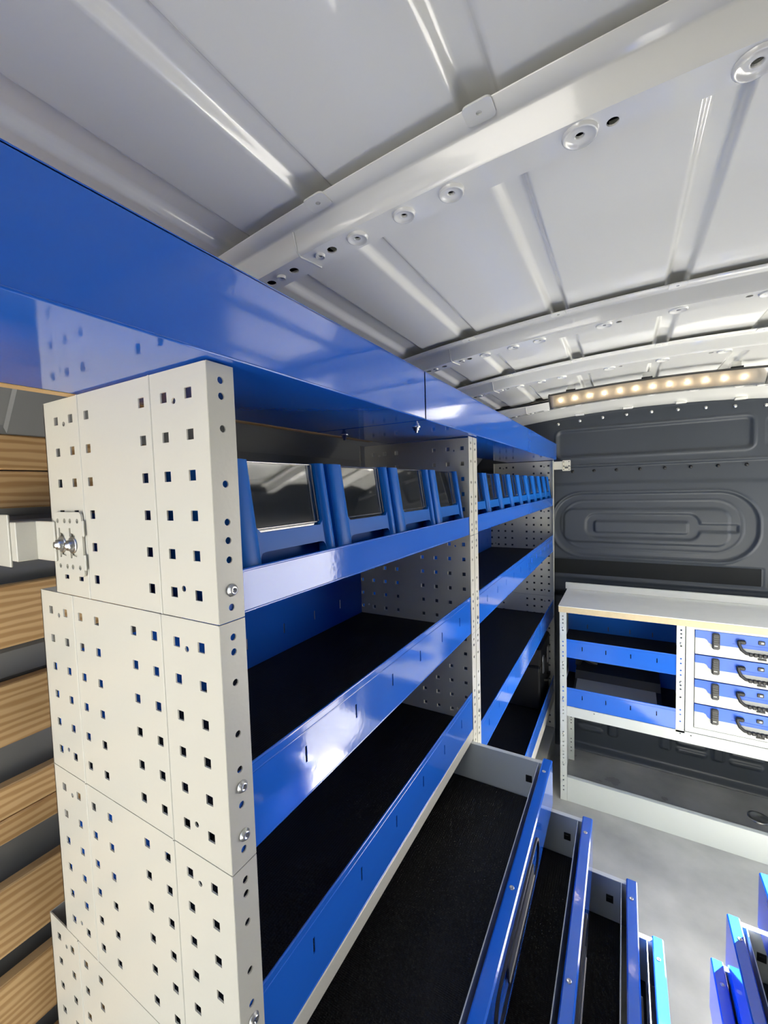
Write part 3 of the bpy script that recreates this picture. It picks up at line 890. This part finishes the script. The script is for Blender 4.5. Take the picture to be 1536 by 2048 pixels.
def make_case():
    x0, x1, zb, zt = 0.5925, 1.031, 0.0, 0.1005
    t = thing('carry_case', '', 'case', (0.81, BY, 0), 'carry cases in the workbench cabinet')
    D = 0.31
    zl = 0.068                                           # upper outline of the base at the left end
    zm = 0.047
    edge = [(x0, zl), (x0+0.030, zl), (x0+0.038, zl-0.004), (x0+0.044, zm+0.006), (x0+0.054, zm), (x1-0.054, zm), (x1-0.044, zm+0.006), (x1-0.038, zl-0.004), (x1-0.030, zl), (x1, zl)]
    m = MB(); m.plate([(x0, zb), (x1, zb)] + list(reversed(edge)), [], D, lambda a, b, c: (a, BY+0.002+c, b))
    obj('base_shell', m, 'case', t)
    m = MB(); m.plate([(a, b+0.0006) for a, b in edge] + [(x1, zt), (x0, zt)], [], D+0.001, lambda a, b, c: (a, BY+0.001+c, b))
    m.box(x0+0.12, x1-0.12, BY-0.0005, BY+0.002, 0.060, 0.0615)
    obj('lid', m, 'caseblue', t)
    for lx in (x0+0.054, x1-0.080):
        m = MB(); m.box(lx, lx+0.026, BY-0.010, BY+0.001, 0.030, 0.097, 0.005)
        for k in range(4): m.box(lx+0.002, lx+0.024, BY-0.0112, BY-0.009, 0.058+k*0.009, 0.061+k*0.009, 0.0008)
        l = obj('latch', m, 'dark', t)
        m = MB(); m.box(lx+0.007, lx+0.018, BY-0.0112, BY-0.0095, 0.044, 0.0475); obj('latch_window', m, 'case', l)
    cx = (x0+x1)/2
    m = MB()
    for s in (-1, 1):
        m.box(cx+s*0.072-0.013, cx+s*0.072+0.013, BY-0.012, BY+0.001, 0.066, 0.082, 0.004)
    pts = [(cx-0.083, 0.080), (cx-0.082, 0.066), (cx-0.074, 0.046), (cx-0.060, 0.034), (cx-0.04, 0.0315), (cx+0.04, 0.0315), (cx+0.060, 0.034), (cx+0.074, 0.046), (cx+0.082, 0.066), (cx+0.083, 0.080)]
    m.tube([(a, BY-0.014, b) for a, b in pts], 0.0062, 10)
    for k in range(8): m.box(cx-0.052+k*0.0138, cx-0.041+k*0.0138, BY-0.022, BY-0.010, 0.0245, 0.0385, 0.002)
    obj('handle', m, 'black', t)
    m = MB(); m.box(cx-0.022, cx-0.001, BY-0.004, BY+0.001, 0.070, 0.086, 0.003); lk = obj('lock', m, 'dark', t)
    m = MB(); m.box(cx-0.0135, cx-0.0055, BY-0.0052, BY-0.003, 0.0750, 0.0815); obj('lock_button', m, 'case', lk)
    m = MB(); m.box(cx-0.022, cx+0.004, BY-0.004, BY+0.002, 0.009, 0.015, 0.001); obj('foot_tab', m, 'dark', t)
    return t
case0 = make_case()
clab = ['top of the four blue and grey carry cases in the workbench', 'second carry case from the top in the workbench stack', 'third carry case from the top in the workbench stack', 'bottom carry case of the four in the workbench']
for i in range(4):
    o = case0 if i == 0 else dup(case0, None, (0, 0, 0))
    o.location = (0.81, BY, -0.5950-i*0.1049); o['label'] = clab[i]

# black organiser in the lower bench shelf
og = thing('organiser_box', 'black box with a grey see-through lid in the lower shelf of the workbench', 'box', (0.30, 2.03, -0.902))
m = MB()
prof = [(1.875, -0.9024), (1.875, -0.872), (1.985, -0.856), (2.01, -0.822), (2.10, -0.806), (2.150, -0.815), (2.150, -0.9024)]
m.plate(prof, [], 0.36, lambda a, b, c: (0.125+c, a, b)); obj('box_body', m, 'black', og)
m = MB(); m.plate([(1.874, -0.8715), (1.980, -0.8562), (1.980, -0.8520), (1.874, -0.8675)], [], 0.33, lambda a, b, c: (0.135+c, a, b)); obj('lid', m, 'side', og)
m = MB(); m.tube([(0.13, 2.07, -0.82), (0.14, 2.06, -0.775), (0.165, 2.06, -0.765), (0.19, 2.07, -0.79), (0.22, 2.07, -0.80)], [0.012, 0.02, 0.022, 0.016, 0.008], 10); obj('carry_strap', m, 'black', og)

# ------------------------------------------------------------------ right shelving with pulled-out drawers
XR = 0.90
rmap = lambda p: (XR-p[0], p[1], p[2])
u3 = thing('shelf_unit', 'shelf unit at the lower right edge with pulled-out blue-fronted drawers', 'shelf unit', (1.1, 0.39, FLOOR))
for k in range(0, 6):
    side_panel(u3, 0.0, 1, k, rmap); side_panel(u3, Y1B, -1, k, rmap)
for z in (0.0033, -0.249, -0.500): shelf_tray(u3, 0.003, Y1B-0.003, z, 0.093, 0.352, 0.12, rmap)
base_and_rails(u3, 0.002, Y1B-0.002, rmap, [(-0.528, -0.5005)])
for zt, xw in ((-0.519, 0.64), (-0.625, 0.560), (-0.732, 0.513), (-0.838, 0.489), (-0.955, 0.888), (-1.065, 0.888)):
    drawer(u3, DR_Y0, DR_Y1, zt, XR-xw, rmap, depth=0.42)

# ------------------------------------------------------------------ strip lamp under the roof and its cable
LX0, LX1, LY = 0.058, 0.765, 1.70
lamp = thing('strip_lamp', 'long clear strip lamp with a row of lit warm white diodes under the roof', 'lamp', (0.41, LY, 0.45))
def bow(mb, dz0, dz1, y0, y1, x0, x1, n=24, smooth=False):
    vs, fs = [], []
    for i in range(n+1):
        x = x0+(x1-x0)*i/n; c = crown(x)
        vs += [(x, y0, c+dz0), (x, y1, c+dz0), (x, y1, c+dz1), (x, y0, c+dz1)]
    for i in range(n):
        a = 4*i
        for k in range(4): fs.append((a+k, a+4+k, a+4+(k+1) % 4, a+(k+1) % 4))
    fs += [(0, 1, 2, 3), (4*n+3, 4*n+2, 4*n+1, 4*n)]
    mb.add(vs, fs, smooth)
def strip(mb, ya, za, yb, zb, t, x0, x1, n=24):
    """bowed strip whose section runs from (ya, za) to (yb, zb), thickness t upwards"""
    vs, fs = [], []
    for i in range(n+1):
        x = x0+(x1-x0)*i/n; c = crown(x)
        vs += [(x, ya, c+za), (x, yb, c+zb), (x, yb, c+zb+t), (x, ya, c+za+t)]
    for i in range(n):
        a = 4*i
        for k in range(4): fs.append((a+k, a+4+k, a+4+(k+1) % 4, a+(k+1) % 4))
    fs += [(0, 1, 2, 3), (4*n+3, 4*n+2, 4*n+1, 4*n)]
    mb.add(vs, fs)
LA, LB = (LY-0.030, -0.030), (LY+0.022, -0.076)           # upper near and lower far edge of the tilted lamp
m = MB(); strip(m, LA[0], LA[1], LB[0], LB[1], 0.006, LX0-0.004, LX1+0.004)
strip(m, LA[0]-0.010, LA[1]-0.004, LA[0], LA[1]-0.001, 0.006, LX0-0.004, LX1+0.004)
strip(m, LB[0]-0.008, LB[1]-0.005, LB[0], LB[1]-0.002, 0.005, LX0-0.004, LX1+0.004)
obj('housing', m, 'dark', lamp)
for x in (LX0-0.006, LX1+0.002):
    k = MB(); c = crown(x)
    k.plate([(LA[0]-0.010, c+LA[1]-0.003), (LB[0]-0.008, c+LB[1]-0.005), (LB[0]+0.002, c+LB[1]), (LA[0]+0.004, c+LA[1]+0.008)], [], 0.006, lambda a, b, t, x=x: (x+t, a, b))
    obj('end_cap', k, 'dark', lamp)
for x in (0.14, 0.41, 0.68):
    k = MB(); k.box(x-0.014, x+0.014, LY-0.020, LY+0.018, crown(x)-0.034, crown(x)+0.001); obj('mount', k, 'roof', lamp)
    k = MB(); k.box(x-0.018, x+0.018, LA[0]-0.003, LA[0]+0.006, crown(x)+LA[1]+0.002, crown(x)+LA[1]+0.011, 0.001); obj('clip', k, 'black', lamp)
m = MB(); strip(m, LA[0]+0.001, LA[1]-0.0015, LB[0]-0.001, LB[1]+0.0005, 0.0008, LX0, LX1); obj('reflector', m, 'lampback', lamp)
m = MB(); strip(m, LA[0]-0.009, LA[1]-0.005, LB[0]-0.008, LB[1]-0.005, 0.0012, LX0, LX1)
obj('lens', m, 'lens', lamp)
for i in range(12):
    x = LX0+0.040+i*(LX1-LX0-0.100)/11
    k = MB(); k.lathe((x, (LA[0]+LB[0])/2-0.0005, crown(x)+(LA[1]+LB[1])/2-0.001), (0, -0.66, -0.75), [(0.0060, 0), (0.0052, 0.003), (0.0, 0.0045)], 10)
    obj('diode', k, 'led', lamp)
cb = MB()
pts = []
for i in range(25):
    t = i/24
    x = LX0-0.010 - t*0.29; y = LY+0.03 + 0.06*t + 0.012*math.sin(7*t)
    sag = 0.012+0.010*math.sin(math.pi*t)**2
    pts.append((x, y, crown(x)-0.040*(1-t)-sag*t))
cb.tube(pts, 0.0042, 7)
tag(obj('lamp_cable', cb, 'black'), 'thin black cable running from the strip lamp to the left roof edge', 'cable')
